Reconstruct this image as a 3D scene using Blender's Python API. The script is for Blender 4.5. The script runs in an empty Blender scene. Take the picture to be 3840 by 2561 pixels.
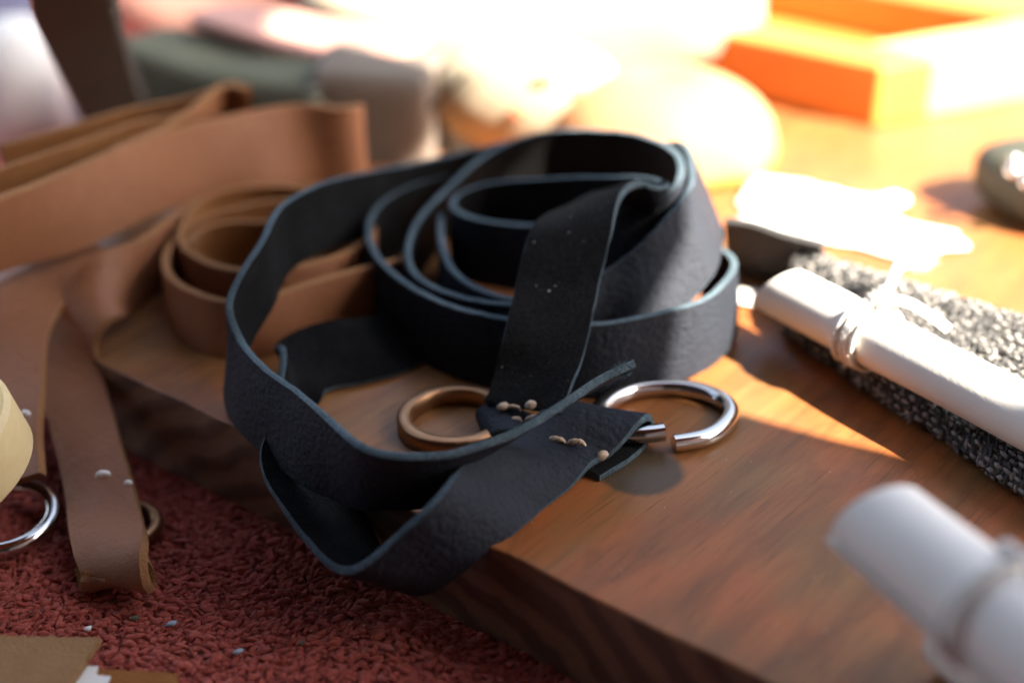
import bpy, bmesh, math, random
import numpy as np
from mathutils import Vector, Matrix

random.seed(7); RNG = np.random.default_rng(7)
MM = 0.001
S = bpy.context.scene
COL = S.collection

# ---------------------------------------------------------------- camera
cam_d = bpy.data.cameras.new('camera'); cam = bpy.data.objects.new('camera', cam_d); COL.objects.link(cam)
cam.location = (0, -0.376, 0.200); cam.rotation_euler = (math.radians(62), 0, 0)
cam_d.sensor_width = 23.5; cam_d.lens = 35.0; cam_d.clip_start = 0.01; cam_d.clip_end = 50
cam_d.dof.use_dof = True; cam_d.dof.focus_distance = 0.361; cam_d.dof.aperture_fstop = 2.7; cam_d.dof.aperture_blades = 9
S.camera = cam
# ---------------------------------------------------------------- sky and sun
SUN_AZ = math.radians(-29); SUN_EL = math.radians(42)       # towards the sun: right and a little to the front
w_ = bpy.data.worlds.new('World'); S.world = w_; w_.use_nodes = True
nt = w_.node_tree; bg = nt.nodes['Background']
sky = nt.nodes.new('ShaderNodeTexSky'); sky.sky_type = 'NISHITA'; sky.sun_disc = False
sky.sun_elevation = SUN_EL; sky.sun_rotation = math.pi/2 - SUN_AZ; sky.air_density = 1.0; sky.dust_density = 3.0; sky.ozone_density = 0.6
hs = nt.nodes.new('ShaderNodeHueSaturation'); hs.inputs['Saturation'].default_value = 0.68
nt.links.new(sky.outputs[0], hs.inputs['Color']); nt.links.new(hs.outputs[0], bg.inputs['Color'])
bg.inputs['Strength'].default_value = 0.05
sun_d = bpy.data.lights.new('sun', 'SUN'); sun = bpy.data.objects.new('sun', sun_d); COL.objects.link(sun)
sun_d.energy = 3.1; sun_d.angle = math.radians(0.5); sun_d.color = (1.0, 0.90, 0.76)
TO_SUN = Vector((math.cos(SUN_AZ)*math.cos(SUN_EL), math.sin(SUN_AZ)*math.cos(SUN_EL), math.sin(SUN_EL)))
sun.rotation_euler = TO_SUN.to_track_quat('Z', 'Y').to_euler()
S.view_settings.view_transform = 'Standard'; S.view_settings.look = 'None'; S.view_settings.gamma = 1.0
S.view_settings.use_curve_mapping = False; S.view_settings.exposure = 3.45
S.render.engine = 'CYCLES'; S.cycles.use_denoising = True
S.cycles.max_bounces = 8; S.cycles.diffuse_bounces = 4; S.cycles.glossy_bounces = 4; S.cycles.caustics_reflective = False

# strap courses: upper edge and lower edge points, millimetres in the world
RIB = {
  'strap_coil': [(25.4, -63.1, 26.0, 28.6, -45.2, 15.5), (20.2, -67.4, 25.5, 23.2, -49.3, 15.4), (13.4, -74.4, 24.5, 15.8, -55.9, 14.8), (6.3, -81.8, 23.5, 7.8, -63.2, 13.7), (-1.0, -87.8, 22.5, -0.5, -70.0, 11.4), (-8.6, -91.9, 22.0, -8.6, -76.4, 7.9), (-16.7, -93.2, 21.5, -19.0, -84.6, 2.5), (-26.3, -93.1, 21.5, -27.5, -85.1, 2.1), (-32.4, -89.8, 21.5, -33.8, -84.1, 1.3), (-39.1, -81.5, 21.5, -40.4, -79.8, 0.6), (-46.4, -71.0, 21.5, -48.9, -74.2, 0.9), (-53.9, -61.0, 21.5, -57.1, -64.3, 1.0), (-59.0, -54.8, 21.5, -63.5, -56.2, 1.0), (-64.7, -45.8, 21.5, -69.1, -47.5, 1.0), (-69.3, -36.3, 22.0, -73.0, -37.3, 1.4), (-70.9, -30.2, 27.0, -73.0, -31.2, 6.1), (-69.6, -25.5, 30.5, -71.3, -25.5, 9.6), (-67.6, -20.9, 34.0, -68.6, -18.8, 13.1), (-65.1, -14.8, 37.0, -65.1, -11.7, 16.2), (-63.9, -4.7, 39.0, -63.9, -1.6, 18.2), (-62.0, 4.4, 39.5, -62.0, 7.5, 18.7), (-58.0, 12.7, 39.5, -58.0, 15.8, 18.7), (-48.8, 34.4, 35.0, -48.8, 37.5, 14.2), (-42.6, 46.3, 32.0, -42.6, 48.4, 11.1), (-36.4, 56.5, 29.5, -36.4, 58.6, 8.6), (-23.8, 70.4, 27.5, -23.8, 72.5, 6.6), (-10.3, 75.2, 29.0, -10.3, 77.3, 8.1), (3.3, 72.8, 32.5, 3.3, 74.9, 11.6), (20.7, 68.4, 36.0, 20.7, 71.5, 15.2), (36.1, 59.3, 38.5, 38.1, 63.4, 18.0), (45.6, 49.2, 40.5, 49.7, 50.2, 19.9), (49.7, 37.5, 42.5, 56.3, 22.1, 29.8), (51.1, 26.9, 43.0, 57.5, 13.5, 28.2), (50.1, 15.5, 43.0, 56.8, 6.4, 25.3), (46.9, 4.8, 42.0, 54.1, -4.5, 24.6), (40.7, -2.4, 37.0, 47.6, -12.0, 19.6), (31.6, -6.9, 29.5, 36.1, -19.5, 13.3), (21.8, -12.1, 24.0, 21.8, -16.2, 3.4), (9.7, -17.4, 21.5, 9.7, -19.5, 0.6), (-4.1, -16.7, 20.5, -4.1, -16.7, -0.5), (-16.9, -10.7, 20.5, -16.9, -10.7, -0.5), (-25.5, -2.1, 21.0, -25.5, -2.1, -0.0), (-28.8, 8.0, 21.0, -28.8, 8.0, -0.0), (-29.5, 19.5, 21.5, -30.5, 19.5, 0.5), (-27.8, 31.7, 22.5, -29.9, 31.7, 1.6), (-19.0, 49.8, 26.0, -23.1, 51.9, 5.5), (-8.1, 63.2, 31.0, -12.1, 66.3, 10.6), (6.0, 68.2, 35.5, 3.9, 71.3, 14.8), (20.4, 63.0, 39.5, 20.4, 65.1, 18.6), (33.2, 56.4, 41.5, 35.3, 57.5, 20.6), (41.3, 45.7, 43.0, 45.5, 45.7, 22.4), (45.6, 34.9, 44.0, 50.7, 32.9, 23.7), (47.1, 24.1, 44.5, 52.1, 20.1, 24.5), (46.5, 15.2, 44.0, 51.5, 11.2, 24.0), (43.1, 7.0, 42.5, 47.2, 2.9, 22.3), (36.1, 8.3, 38.0, 38.2, 5.2, 17.3), (27.9, 11.5, 33.0, 27.9, 9.4, 12.1), (17.6, 16.2, 29.0, 17.6, 16.2, 8.0), (6.7, 20.4, 26.5, 6.7, 20.4, 5.5), (-5.7, 26.6, 25.0, -5.7, 26.6, 4.0), (-14.0, 32.8, 24.5, -14.0, 32.8, 3.5), (-17.9, 40.0, 24.5, -17.9, 40.0, 3.5), (-16.3, 46.5, 25.0, -16.3, 46.5, 4.0), (-9.9, 49.6, 26.5, -9.9, 49.6, 5.5), (3.2, 45.5, 30.0, 3.2, 45.5, 9.0), (17.0, 37.6, 34.0, 17.0, 37.6, 13.0), (27.8, 28.3, 38.0, 28.8, 28.3, 17.0), (35.5, 20.8, 41.0, 37.6, 20.8, 20.1), (39.7, 13.9, 43.0, 41.8, 13.9, 22.1), (40.5, 7.6, 44.0, 42.6, 7.6, 23.1), (38.3, 4.9, 45.0, 38.3, 9.0, 24.4), (34.4, 2.7, 46.5, 27.9, 19.4, 35.5), (30.4, -2.2, 47.0, 17.9, 11.2, 36.7), (27.7, -8.6, 45.0, 9.6, -0.5, 38.2), (25.8, -13.6, 41.0, 4.9, -14.5, 38.4), (23.6, -19.4, 35.0, 2.7, -20.2, 33.0), (21.2, -28.0, 28.0, 0.3, -28.9, 26.1), (18.5, -37.7, 20.6, -2.3, -38.8, 18.8), (15.8, -46.5, 15.5, -4.2, -41.9, 11.1), (14.0, -51.2, 12.2, -6.1, -46.4, 8.5), (12.6, -53.2, 10.6, -7.4, -48.3, 6.6)],
  'strap_outer_turn': [(54.6, 22.0, 22.0, 56.7, 24.1, 1.2), (56.8, 14.7, 23.0, 58.9, 16.8, 2.2), (59.3, 10.9, 23.0, 61.3, 11.9, 2.1), (60.9, 5.4, 23.0, 63.0, 5.4, 2.1), (59.4, -3.2, 23.0, 61.1, -3.2, 2.1), (54.9, -12.6, 23.0, 56.5, -12.6, 2.1), (48.7, -20.7, 23.0, 49.7, -21.7, 2.1), (41.2, -24.4, 22.5, 42.3, -25.5, 1.6), (30.4, -28.6, 22.0, 30.4, -29.7, 1.0), (19.9, -30.6, 21.5, 19.9, -31.6, 0.5), (9.4, -28.9, 21.0, 9.4, -28.9, -0.0), (-2.3, -26.2, 21.0, -2.3, -26.2, -0.0), (-14.0, -20.7, 21.0, -14.0, -20.7, -0.0), (-25.2, -10.1, 21.0, -25.2, -10.1, -0.0), (-33.3, 1.8, 21.0, -33.3, 1.8, -0.0), (-39.0, 14.6, 21.3, -39.0, 14.6, 0.3), (-41.6, 26.2, 21.5, -41.6, 26.2, 0.5), (-41.8, 37.2, 21.5, -41.8, 37.2, 0.5), (-38.9, 50.5, 21.5, -38.9, 50.5, 0.5), (-31.3, 62.6, 21.5, -31.3, 62.6, 0.5), (-22.0, 71.4, 21.0, -22.0, 71.4, -0.0), (-15.9, 74.7, 21.0, -15.9, 74.7, -0.0)],
  'strap_inner_turn': [(16.6, -15.2, 21.2, 16.6, -15.2, 0.2), (7.4, -16.8, 21.2, 7.4, -16.8, 0.2), (-1.6, -15.2, 21.2, -1.6, -15.2, 0.2), (-9.7, -8.9, 21.2, -9.7, -8.9, 0.2), (-15.2, -0.8, 21.2, -15.2, -0.8, 0.2), (-18.3, 8.7, 21.2, -18.3, 8.7, 0.2), (-20.0, 19.9, 21.2, -20.0, 19.9, 0.2), (-20.9, 31.6, 21.2, -20.9, 31.6, 0.2), (-20.7, 42.8, 21.2, -20.7, 42.8, 0.2)],
  'strap_front_loop': [(5.0, -57.5, 1.2, 21.4, -70.6, 1.4), (8.0, -55.0, 1.1, 26.3, -65.4, 1.2), (12.0, -51.5, 1.1, 31.2, -59.9, 1.2), (13.8, -48.5, 1.3, 33.5, -55.7, 1.3), (15.0, -46.2, 3.4, 35.3, -51.7, 3.0), (14.2, -46.8, 7.4, 34.3, -52.8, 6.5), (11.6, -49.6, 9.0, 31.6, -56.0, 7.9), (7.4, -54.5, 8.6, 27.1, -61.3, 6.0), (2.3, -60.9, 6.4, 23.1, -62.2, 4.5), (-4.1, -76.3, 11.4, 14.1, -71.4, 2.2), (-10.1, -89.0, 14.2, 5.3, -82.4, 1.5), (-14.9, -99.2, 15.5, -1.0, -92.6, 1.2), (-20.2, -103.5, 12.6, -7.4, -97.7, -3.0), (-24.9, -104.1, 7.8, -13.3, -97.6, -8.5), (-28.9, -105.0, 3.6, -18.1, -96.8, -12.5), (-33.1, -105.1, -0.3, -22.5, -94.4, -15.0), (-37.4, -102.5, -3.2, -26.0, -90.4, -16.0), (-41.6, -98.2, -3.7, -28.9, -85.9, -15.0), (-46.6, -91.0, -3.0, -31.5, -80.4, -13.0), (-51.6, -83.1, -0.9, -33.5, -77.5, -10.0), (-57.3, -71.0, 1.0, -37.6, -73.2, -5.7), (-60.6, -62.6, 4.0, -41.4, -65.4, -4.0), (-58.6, -55.9, 8.0, -42.5, -53.9, -5.3), (-58.5, -40.0, 12.0, -50.2, -49.8, -4.6), (-59.0, -27.0, 11.0, -54.3, -43.5, -1.0), (-59.4, -18.1, 7.6, -53.6, -37.3, 1.4), (-56.8, -13.6, 9.4, -52.2, -32.4, 1.4), (-51.4, -10.8, 10.6, -48.7, -29.4, 1.4), (-44.4, -8.0, 10.5, -43.1, -26.9, 1.4), (-36.7, -2.0, 8.0, -33.7, -21.8, 1.4), (-30.1, 7.0, 5.0, -26.6, -13.3, 1.0)],
  'brown_band': [(-151.2, 13.8, 42.0, -151.2, 16.3, 17.1), (-143.8, 25.1, 42.0, -143.8, 27.6, 17.1), (-129.0, 46.8, 41.0, -129.0, 49.2, 16.1), (-112.9, 70.2, 40.0, -112.9, 72.7, 15.1), (-95.0, 91.0, 35.0, -95.0, 93.0, 10.1), (-78.0, 100.0, 32.0, -78.0, 101.0, 7.0), (-62.0, 101.0, 32.0, -62.0, 101.5, 7.0), (-52.5, 99.0, 34.0, -52.5, 99.5, 9.0), (-48.6, 94.5, 36.0, -48.0, 95.0, 11.0), (-49.6, 89.5, 37.4, -49.0, 90.0, 12.4), (-55.0, 86.6, 38.0, -54.6, 87.5, 13.0), (-62.1, 89.2, 38.0, -62.2, 87.9, 13.0), (-76.3, 87.5, 38.0, -77.4, 78.0, 14.9), (-91.6, 75.8, 38.0, -96.2, 69.7, 14.2), (-109.8, 55.4, 39.0, -114.8, 44.4, 17.1), (-124.0, 27.0, 41.0, -126.7, 24.4, 16.3), (-136.5, 0.9, 43.0, -141.8, 6.1, 19.1), (-142.9, -11.2, 44.0, -148.4, -6.6, 20.1)],
  'brown_fold': [(-150.8, 47.6, 40.0, -150.8, 50.1, 15.1), (-130.7, 70.2, 40.0, -130.7, 72.7, 15.1), (-115.9, 84.3, 40.0, -115.9, 86.8, 15.1), (-96.1, 93.2, 42.0, -96.1, 95.7, 17.1), (-89.6, 95.5, 44.0, -89.6, 98.0, 19.1), (-86.9, 88.2, 45.0, -79.8, 90.5, 21.2), (-90.3, 87.7, 45.0, -88.7, 102.3, 24.7), (-96.9, 77.7, 43.0, -99.4, 87.0, 19.9), (-105.4, 64.4, 40.0, -110.9, 77.2, 19.3), (-119.4, 49.3, 38.0, -127.4, 65.7, 21.0)],
  'brown_coil': [(-30.3, 17.4, 18.0, -30.3, 17.4, -0.0), (-40.9, 11.0, 18.0, -40.9, 11.0, -0.0), (-56.7, 0.3, 18.0, -56.7, 0.3, -0.0), (-67.4, -8.5, 18.0, -67.4, -8.5, -0.0), (-76.4, -10.4, 18.0, -76.4, -10.4, -0.0), (-85.5, -5.6, 18.0, -85.5, -5.6, -0.0), (-92.8, 1.7, 18.0, -92.8, 1.7, -0.0), (-97.3, 11.6, 18.0, -97.3, 11.6, -0.0), (-98.9, 23.3, 18.0, -98.9, 23.3, -0.0), (-97.2, 37.3, 18.0, -97.2, 37.3, -0.0), (-89.1, 50.3, 18.0, -89.1, 50.3, -0.0), (-74.5, 58.8, 18.0, -74.5, 58.8, -0.0), (-55.9, 60.6, 18.0, -55.9, 60.6, -0.0), (-44.1, 48.6, 18.0, -44.1, 48.6, -0.0), (-41.5, 32.5, 18.0, -41.5, 30.7, 0.1), (-51.2, 16.3, 18.5, -51.2, 14.5, 0.6), (-64.9, 8.0, 19.0, -64.9, 8.0, 1.0), (-76.6, 7.2, 19.0, -76.6, 7.2, 1.0), (-86.1, 12.3, 19.0, -86.1, 12.3, 1.0), (-92.8, 19.7, 19.5, -92.8, 19.7, 1.5), (-96.6, 29.8, 19.5, -96.6, 29.8, 1.5), (-97.4, 39.3, 19.5, -97.4, 39.3, 1.5), (-96.8, 47.3, 20.0, -96.8, 47.3, 2.0), (-94.4, 55.6, 20.5, -94.4, 55.6, 2.5), (-86.9, 62.6, 20.5, -86.9, 62.6, 2.5), (-72.5, 65.1, 20.5, -72.5, 65.1, 2.5), (-58.3, 59.8, 20.5, -58.3, 59.8, 2.5)],
  'brown_inner': [(-93.8, 26.4, 18.0, -93.8, 26.4, -0.0), (-90.9, 38.2, 18.0, -90.9, 38.2, -0.0), (-83.7, 41.6, 18.5, -83.7, 41.6, 0.5), (-74.7, 41.9, 18.5, -74.7, 41.9, 0.5), (-64.0, 39.3, 18.5, -64.0, 39.3, 0.5)],
  'brown_hang': [(-97.0, 58.2, 19.0, -97.0, 58.2, -1.0), (-101.5, 40.7, 20.0, -101.5, 40.7, -0.0), (-105.2, 30.5, 20.0, -105.2, 30.5, -0.0), (-108.9, 21.3, 20.0, -108.9, 21.3, -0.0), (-119.3, 13.5, 16.0, -112.0, -3.4, 8.1), (-125.4, 8.7, 11.5, -114.5, -6.6, 4.8), (-129.5, 5.5, 6.0, -115.5, -7.6, 0.3), (-130.8, -0.1, 0.0, -114.9, -11.4, -4.4), (-127.9, -9.9, -5.0, -111.4, -20.6, -8.4), (-122.4, -22.5, -10.0, -106.0, -34.0, -11.2), (-116.8, -36.5, -15.0, -100.2, -47.4, -13.3), (-111.7, -50.9, -19.0, -94.8, -61.0, -15.4), (-105.7, -68.8, -18.5, -89.0, -78.2, -12.8), (-102.2, -77.0, -19.0, -86.2, -86.3, -11.5), (-100.9, -80.1, -19.7, -84.9, -89.4, -12.2), (-100.2, -81.8, -21.7, -84.2, -91.1, -14.2), (-100.4, -81.2, -23.9, -84.4, -90.5, -16.4), (-101.8, -77.9, -24.7, -85.8, -87.2, -17.2), (-105.7, -68.7, -24.1, -89.7, -78.0, -16.6)],
  'brown_hang_b': [(-130.0, 46.6, 11.0, -117.2, 28.7, 11.4), (-134.9, 30.9, 12.0, -121.7, 13.4, 11.0), (-141.6, 18.5, 12.0, -126.9, 2.5, 8.6), (-146.0, 3.7, 11.0, -127.6, -7.5, 6.6), (-146.4, -6.9, 7.0, -126.7, -16.4, 4.0), (-144.5, -18.2, 1.0, -124.5, -27.3, 0.8), (-141.9, -29.3, -6.0, -122.2, -38.5, -3.1), (-139.6, -37.5, -13.0, -120.8, -47.7, -7.9), (-136.6, -46.4, -18.0, -119.0, -56.8, -9.8)],
  'dark_strip': [(63.4, 39.1, 20.0, 65.9, 48.6, 0.3), (69.8, 36.8, 20.0, 68.6, 46.3, 0.2), (76.7, 31.1, 20.0, 78.4, 40.4, 0.1), (90.4, 23.1, 20.0, 91.4, 32.2, -0.0)],
  'purse_handle': [(-105.8, -31.2, 120.0, -99.3, -10.5, 116.2), (-122.3, 14.1, 95.0, -112.9, 33.4, 90.4), (-134.9, 59.2, 70.0, -123.8, 78.0, 67.1), (-141.8, 95.1, 45.0, -131.0, 114.2, 43.2), (-146.8, 128.2, 20.0, -136.8, 147.8, 19.6), (-149.0, 150.5, 2.0, -138.9, 170.0, 1.6)],
}

# ---------------------------------------------------------------- helpers
def tag(o, label=None, cat=None, group=None, kind=None):
    if label: o['label'] = label
    if cat: o['category'] = cat
    if group: o['group'] = group
    if kind: o['kind'] = kind
    return o
def empty(name, loc=(0, 0, 0)):
    o = bpy.data.objects.new(name, None); COL.objects.link(o); o.location = Vector(loc)*MM; o.empty_display_size = 0.01
    return o
def mesh_obj(name, verts, faces, mats, parent=None, fmat=None, smooth=True):
    """vertices in millimetres, world space; parents are Empties with plain offsets"""
    me = bpy.data.meshes.new(name)
    off = np.array(parent_off(parent))
    v = np.asarray(verts, float)*MM - off
    me.from_pydata(v.tolist(), [], [tuple(int(i) for i in f) for f in faces])
    for m in (mats if isinstance(mats, (list, tuple)) else [mats]): me.materials.append(m)
    if fmat is not None: me.polygons.foreach_set('material_index', np.asarray(fmat, np.int32))
    me.polygons.foreach_set('use_smooth', [smooth]*len(me.polygons))
    me.update()
    o = bpy.data.objects.new(name, me); COL.objects.link(o)
    if parent: o.parent = parent
    return o
def parent_off(p):
    off = Vector((0, 0, 0))
    while p is not None: off += p.location; p = p.parent
    return off
def auto_smooth(o, deg=40):
    me = o.data; bm = bmesh.new(); bm.from_mesh(me)
    for e in bm.edges:
        if len(e.link_faces) == 2 and e.calc_face_angle(0) > math.radians(deg): e.smooth = False
    bm.to_mesh(me); bm.free()

class NT:
    def __init__(s, name):
        s.m = bpy.data.materials.new(name); s.m.use_nodes = True; s.t = s.m.node_tree
        s.b = s.t.nodes['Principled BSDF']; s.n = s.t.nodes; s.l = s.t.links
        s.co = s.n.new('ShaderNodeTexCoord').outputs['Object']
    def node(s, t, **kw):
        n = s.n.new(t)
        for k, v in kw.items():
            if k in n.inputs: n.inputs[k].default_value = v
            else: setattr(n, k, v)
        return n
    def link(s, a, b): s.l.new(a, b)
    def mapping(s, scale=(1, 1, 1), loc=(0, 0, 0), rot=(0, 0, 0), src=None):
        n = s.n.new('ShaderNodeMapping'); n.inputs['Scale'].default_value = scale; n.inputs['Location'].default_value = loc; n.inputs['Rotation'].default_value = rot
        s.link(src or s.co, n.inputs['Vector']); return n.outputs[0]
    def noise(s, scale, detail=4, rough=.55, src=None, dist=0):
        n = s.node('ShaderNodeTexNoise', Scale=scale, Detail=detail, Roughness=rough, Distortion=dist); s.link(src or s.co, n.inputs['Vector']); return n.outputs['Fac']
    def vor(s, scale, feature='F1', src=None, rnd=1.0):
        n = s.node('ShaderNodeTexVoronoi', feature=feature); n.inputs['Scale'].default_value = scale; n.inputs['Randomness'].default_value = rnd
        s.link(src or s.co, n.inputs['Vector']); return n.outputs['Distance']
    def ramp(s, fac, stops):
        n = s.n.new('ShaderNodeValToRGB'); e = n.color_ramp.elements
        while len(e) < len(stops): e.new(.5)
        for i, (p, c) in enumerate(stops): e[i].position = p; e[i].color = (*c, 1) if len(c) == 3 else c
        s.link(fac, n.inputs[0]); return n.outputs[0]
    def mix(s, fac, a, b, mode='MIX'):
        n = s.n.new('ShaderNodeMix'); n.data_type = 'RGBA'; n.blend_type = mode
        for i, v in ((0, fac), (6, a), (7, b)):
            if hasattr(v, 'node'): s.link(v, n.inputs[i])
            else: n.inputs[i].default_value = v if i == 0 else ((*v, 1) if len(v) == 3 else v)
        return n.outputs[2]
    def math(s, op, a, b=0., clamp=False):
        n = s.n.new('ShaderNodeMath'); n.operation = op; n.use_clamp = clamp
        for i, v in enumerate((a, b)):
            if hasattr(v, 'node'): s.link(v, n.inputs[i])
            else: n.inputs[i].default_value = v
        return n.outputs[0]
    def bump(s, h, dist, strength=1., prev=None):
        n = s.n.new('ShaderNodeBump'); n.inputs['Strength'].default_value = strength; n.inputs['Distance'].default_value = dist
        s.link(h, n.inputs['Height'])
        if prev: s.link(prev, n.inputs['Normal'])
        return n.outputs[0]
    def out(s, col=None, rough=None, nrm=None, **kw):
        b = s.b
        for k, v in (('Base Color', col), ('Roughness', rough), ('Normal', nrm)):
            if v is None: continue
            if hasattr(v, 'node'): s.link(v, b.inputs[k])
            else: b.inputs[k].default_value = (*v, 1) if k == 'Base Color' else v
        for k, v in kw.items(): b.inputs[k.replace('_', ' ')].default_value = v
        return s.m

# ---------------------------------------------------------------- materials
def leather_grain(name, c1, c2, rough, cell=1100, bumpd=.00018, spec=.5, sheen=0.):
    m = NT(name)
    big = m.noise(45, 3); mid = m.noise(260, 3)
    col = m.mix(m.math('ADD', m.math('MULTIPLY', big, .7), m.math('MULTIPLY', mid, .3)), c1, c2)
    v = m.vor(cell, 'SMOOTH_F1', src=m.mapping(src=m.co)); v2 = m.vor(cell*.45, 'F1')
    h = m.math('ADD', m.math('MULTIPLY', v, -1.), m.math('MULTIPLY', m.noise(600, 4), .5))
    h = m.math('ADD', h, m.math('MULTIPLY', v2, -.35))
    n = m.bump(h, bumpd, .65)
    n = m.bump(m.noise(210, 6, .68, src=m.mapping(scale=(1, 1, 1.9)), dist=1.6), .0011, .5, n)
    n = m.bump(m.noise(70, 3), .0016, .3, n)
    r = m.math('ADD', m.math('MULTIPLY', m.noise(180, 4), .22), rough-.11)
    return m.out(col, r, n, Specular_IOR_Level=spec, Sheen_Weight=sheen, Sheen_Roughness=.3)
def suede(name, c1, c2, speck=None, sheen=.15, sheen_tint=(.5, .5, .55)):
    m = NT(name)
    n1 = m.noise(1900, 3, .75); n2 = m.noise(900, 4, .6); big = m.noise(60, 3)
    col = m.mix(m.ramp(n1, [(.38, (0, 0, 0)), (.66, (1, 1, 1))]), c1, c2)
    col = m.mix(m.math('MULTIPLY', big, .5), col, c1)
    if speck:
        sp = m.ramp(m.noise(4200, 2, .5), [(.70, (0, 0, 0)), (.80, (1, 1, 1))])
        col = m.mix(m.math('MULTIPLY', sp, .55), col, speck)
    col = m.mix(m.ramp(m.noise(130, 3), [(.40, (.55, .55, .55)), (.62, (0, 0, 0))]), col, c1)
    h = m.math('ADD', n1, m.math('MULTIPLY', n2, .8))
    return m.out(col, .95, m.bump(h, .0007, 1.), Specular_IOR_Level=.15, Sheen_Weight=sheen, Sheen_Roughness=.3, Sheen_Tint=(*sheen_tint, 1))
M = {}
M['black_grain'] = leather_grain('black leather grain', (.0170, .0195, .0265), (.0310, .0355, .0465), 0.60, spec=.10, cell=760, bumpd=.00048, sheen=.0)
M['black_flesh'] = suede('black suede', (.0004, .0004, .0006), (.0230, .0230, .0245), (.16, .17, .19), sheen=.01)
M['black_edge'] = suede('blue black cut edge', (.045, .070, .086), (.185, .245, .28), None, sheen=.2, sheen_tint=(.5, .7, .9))
M['brown_grain'] = leather_grain('brown leather grain', (.225, .082, .031), (.31, .125, .052), .6, bumpd=.00012)
M['brown_flesh'] = suede('ochre suede', (.22, .085, .026), (.36, .16, .055), None, .1, (.8, .6, .4))
M['brown_edge'] = suede('brown cut edge', (.30, .14, .060), (.42, .22, .105), None, .1, (.8, .6, .4))

def wood(name, end=False):
    m = NT(name)
    warp = m.noise(9, 3, .5)
    p = m.mapping(scale=(1, .22, 1), loc=(.02, .0, .105))
    mixv = m.n.new('ShaderNodeVectorMath'); mixv.operation = 'MULTIPLY_ADD'
    wn = m.node('ShaderNodeTexNoise', Scale=11., Detail=3.); m.link(m.mapping(scale=(1, .3, 1)), wn.inputs['Vector'])
    m.link(wn.outputs['Color'], mixv.inputs[0]); mixv.inputs[1].default_value = (.035, .0, .035); m.link(p, mixv.inputs[2])
    wv = m.node('ShaderNodeTexWave', wave_type='RINGS', rings_direction='Y', Scale=34., Distortion=3.0, Detail=4.)
    wv.inputs['Detail Scale'].default_value = 2.2; m.link(mixv.outputs[0], wv.inputs['Vector'])
    ring = wv.outputs['Fac']
    streak = m.noise(1., 5, .6, src=m.mapping(scale=(420, 16, 420)))
    streak2 = m.noise(1., 4, .6, src=m.mapping(scale=(90, 7, 90)))
    blot = m.noise(17, 3, .5)
    if end:
        c = m.mix(m.ramp(ring, [(.25, (0, 0, 0)), (.8, (1, 1, 1))]), (.22, .105, .060), (.115, .052, .033))
        c = m.mix(m.math('MULTIPLY', streak2, .5), c, (.035, .015, .010))
        c = m.mix(m.ramp(m.noise(1500, 2), [(.55, (0, 0, 0)), (.8, (.35, .35, .35))]), c, (.012, .006, .004))
        return m.out(c, .55, m.bump(m.math('ADD', ring, m.noise(900, 4)), .0004, .5), Specular_IOR_Level=.3)
    c = m.mix(m.ramp(blot, [(.42, (0, 0, 0)), (.58, (1, 1, 1))]), (.37, .112, .034), (.27, .128, .044))
    c = m.mix(m.math('MULTIPLY', m.ramp(ring, [(.45, (0, 0, 0)), (.95, (1, 1, 1))]), .42), c, (.15, .062, .022))
    c = m.mix(m.math('MULTIPLY', m.ramp(streak, [(.45, (0, 0, 0)), (.78, (1, 1, 1))]), .5), c, (.15, .062, .022))
    c = m.mix(m.math('MULTIPLY', m.ramp(streak2, [(.4, (0, 0, 0)), (.7, (1, 1, 1))]), .45), c, (.40, .135, .038))
    fine = m.noise(1., 3, .6, src=m.mapping(scale=(1300, 45, 1300)))
    c = m.mix(m.math('MULTIPLY', m.ramp(fine, [(.56, (0, 0, 0)), (.70, (1, 1, 1))]), .6), c, (.10, .042, .017))
    olive = m.noise(1., 3, .5, src=m.mapping(scale=(38, 12, 38), loc=(3, 1, 0)))
    c = m.mix(m.math('MULTIPLY', m.ramp(olive, [(.5, (0, 0, 0)), (.72, (1, 1, 1))]), .8), c, (.19, .125, .048))
    fig = m.noise(1., 4, .6, src=m.mapping(scale=(40, 11, 40), rot=(0, 0, .18), loc=(7, 3, 0)), dist=.8)
    c = m.mix(m.math('MULTIPLY', m.ramp(fig, [(.47, (0, 0, 0)), (.52, (1, 1, 1)), (.57, (0, 0, 0))]), .35), c, (.13, .055, .022))
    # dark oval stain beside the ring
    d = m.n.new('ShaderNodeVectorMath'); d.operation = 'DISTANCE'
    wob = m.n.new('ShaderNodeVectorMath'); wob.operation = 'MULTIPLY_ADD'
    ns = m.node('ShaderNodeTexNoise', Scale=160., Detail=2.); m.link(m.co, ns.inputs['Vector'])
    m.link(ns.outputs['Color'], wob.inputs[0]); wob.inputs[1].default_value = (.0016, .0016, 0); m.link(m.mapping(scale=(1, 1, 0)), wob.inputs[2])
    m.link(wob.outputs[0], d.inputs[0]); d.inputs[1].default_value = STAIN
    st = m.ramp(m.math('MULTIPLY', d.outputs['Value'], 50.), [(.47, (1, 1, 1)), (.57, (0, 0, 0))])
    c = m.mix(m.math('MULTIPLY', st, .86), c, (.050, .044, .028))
    # fine scuffs and dust in the varnish
    sc = m.ramp(m.noise(2300, 2, .5), [(.70, (0, 0, 0)), (.77, (1, 1, 1))])
    c = m.mix(m.math('MULTIPLY', sc, .5), c, (.45, .36, .25))
    r = m.math('ADD', m.math('MULTIPLY', m.noise(70, 4), .22), .22)
    h = m.math('ADD', m.math('MULTIPLY', streak, .6), m.math('MULTIPLY', m.noise(700, 3), .25))
    return m.out(c, r, m.bump(h, .00022, .6), Specular_IOR_Level=.32)
BOARD_O = Vector((-4.4, -98.1, 0)); UX, UY = .7795, -.6264      # a point on the front edge; direction of that edge
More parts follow.
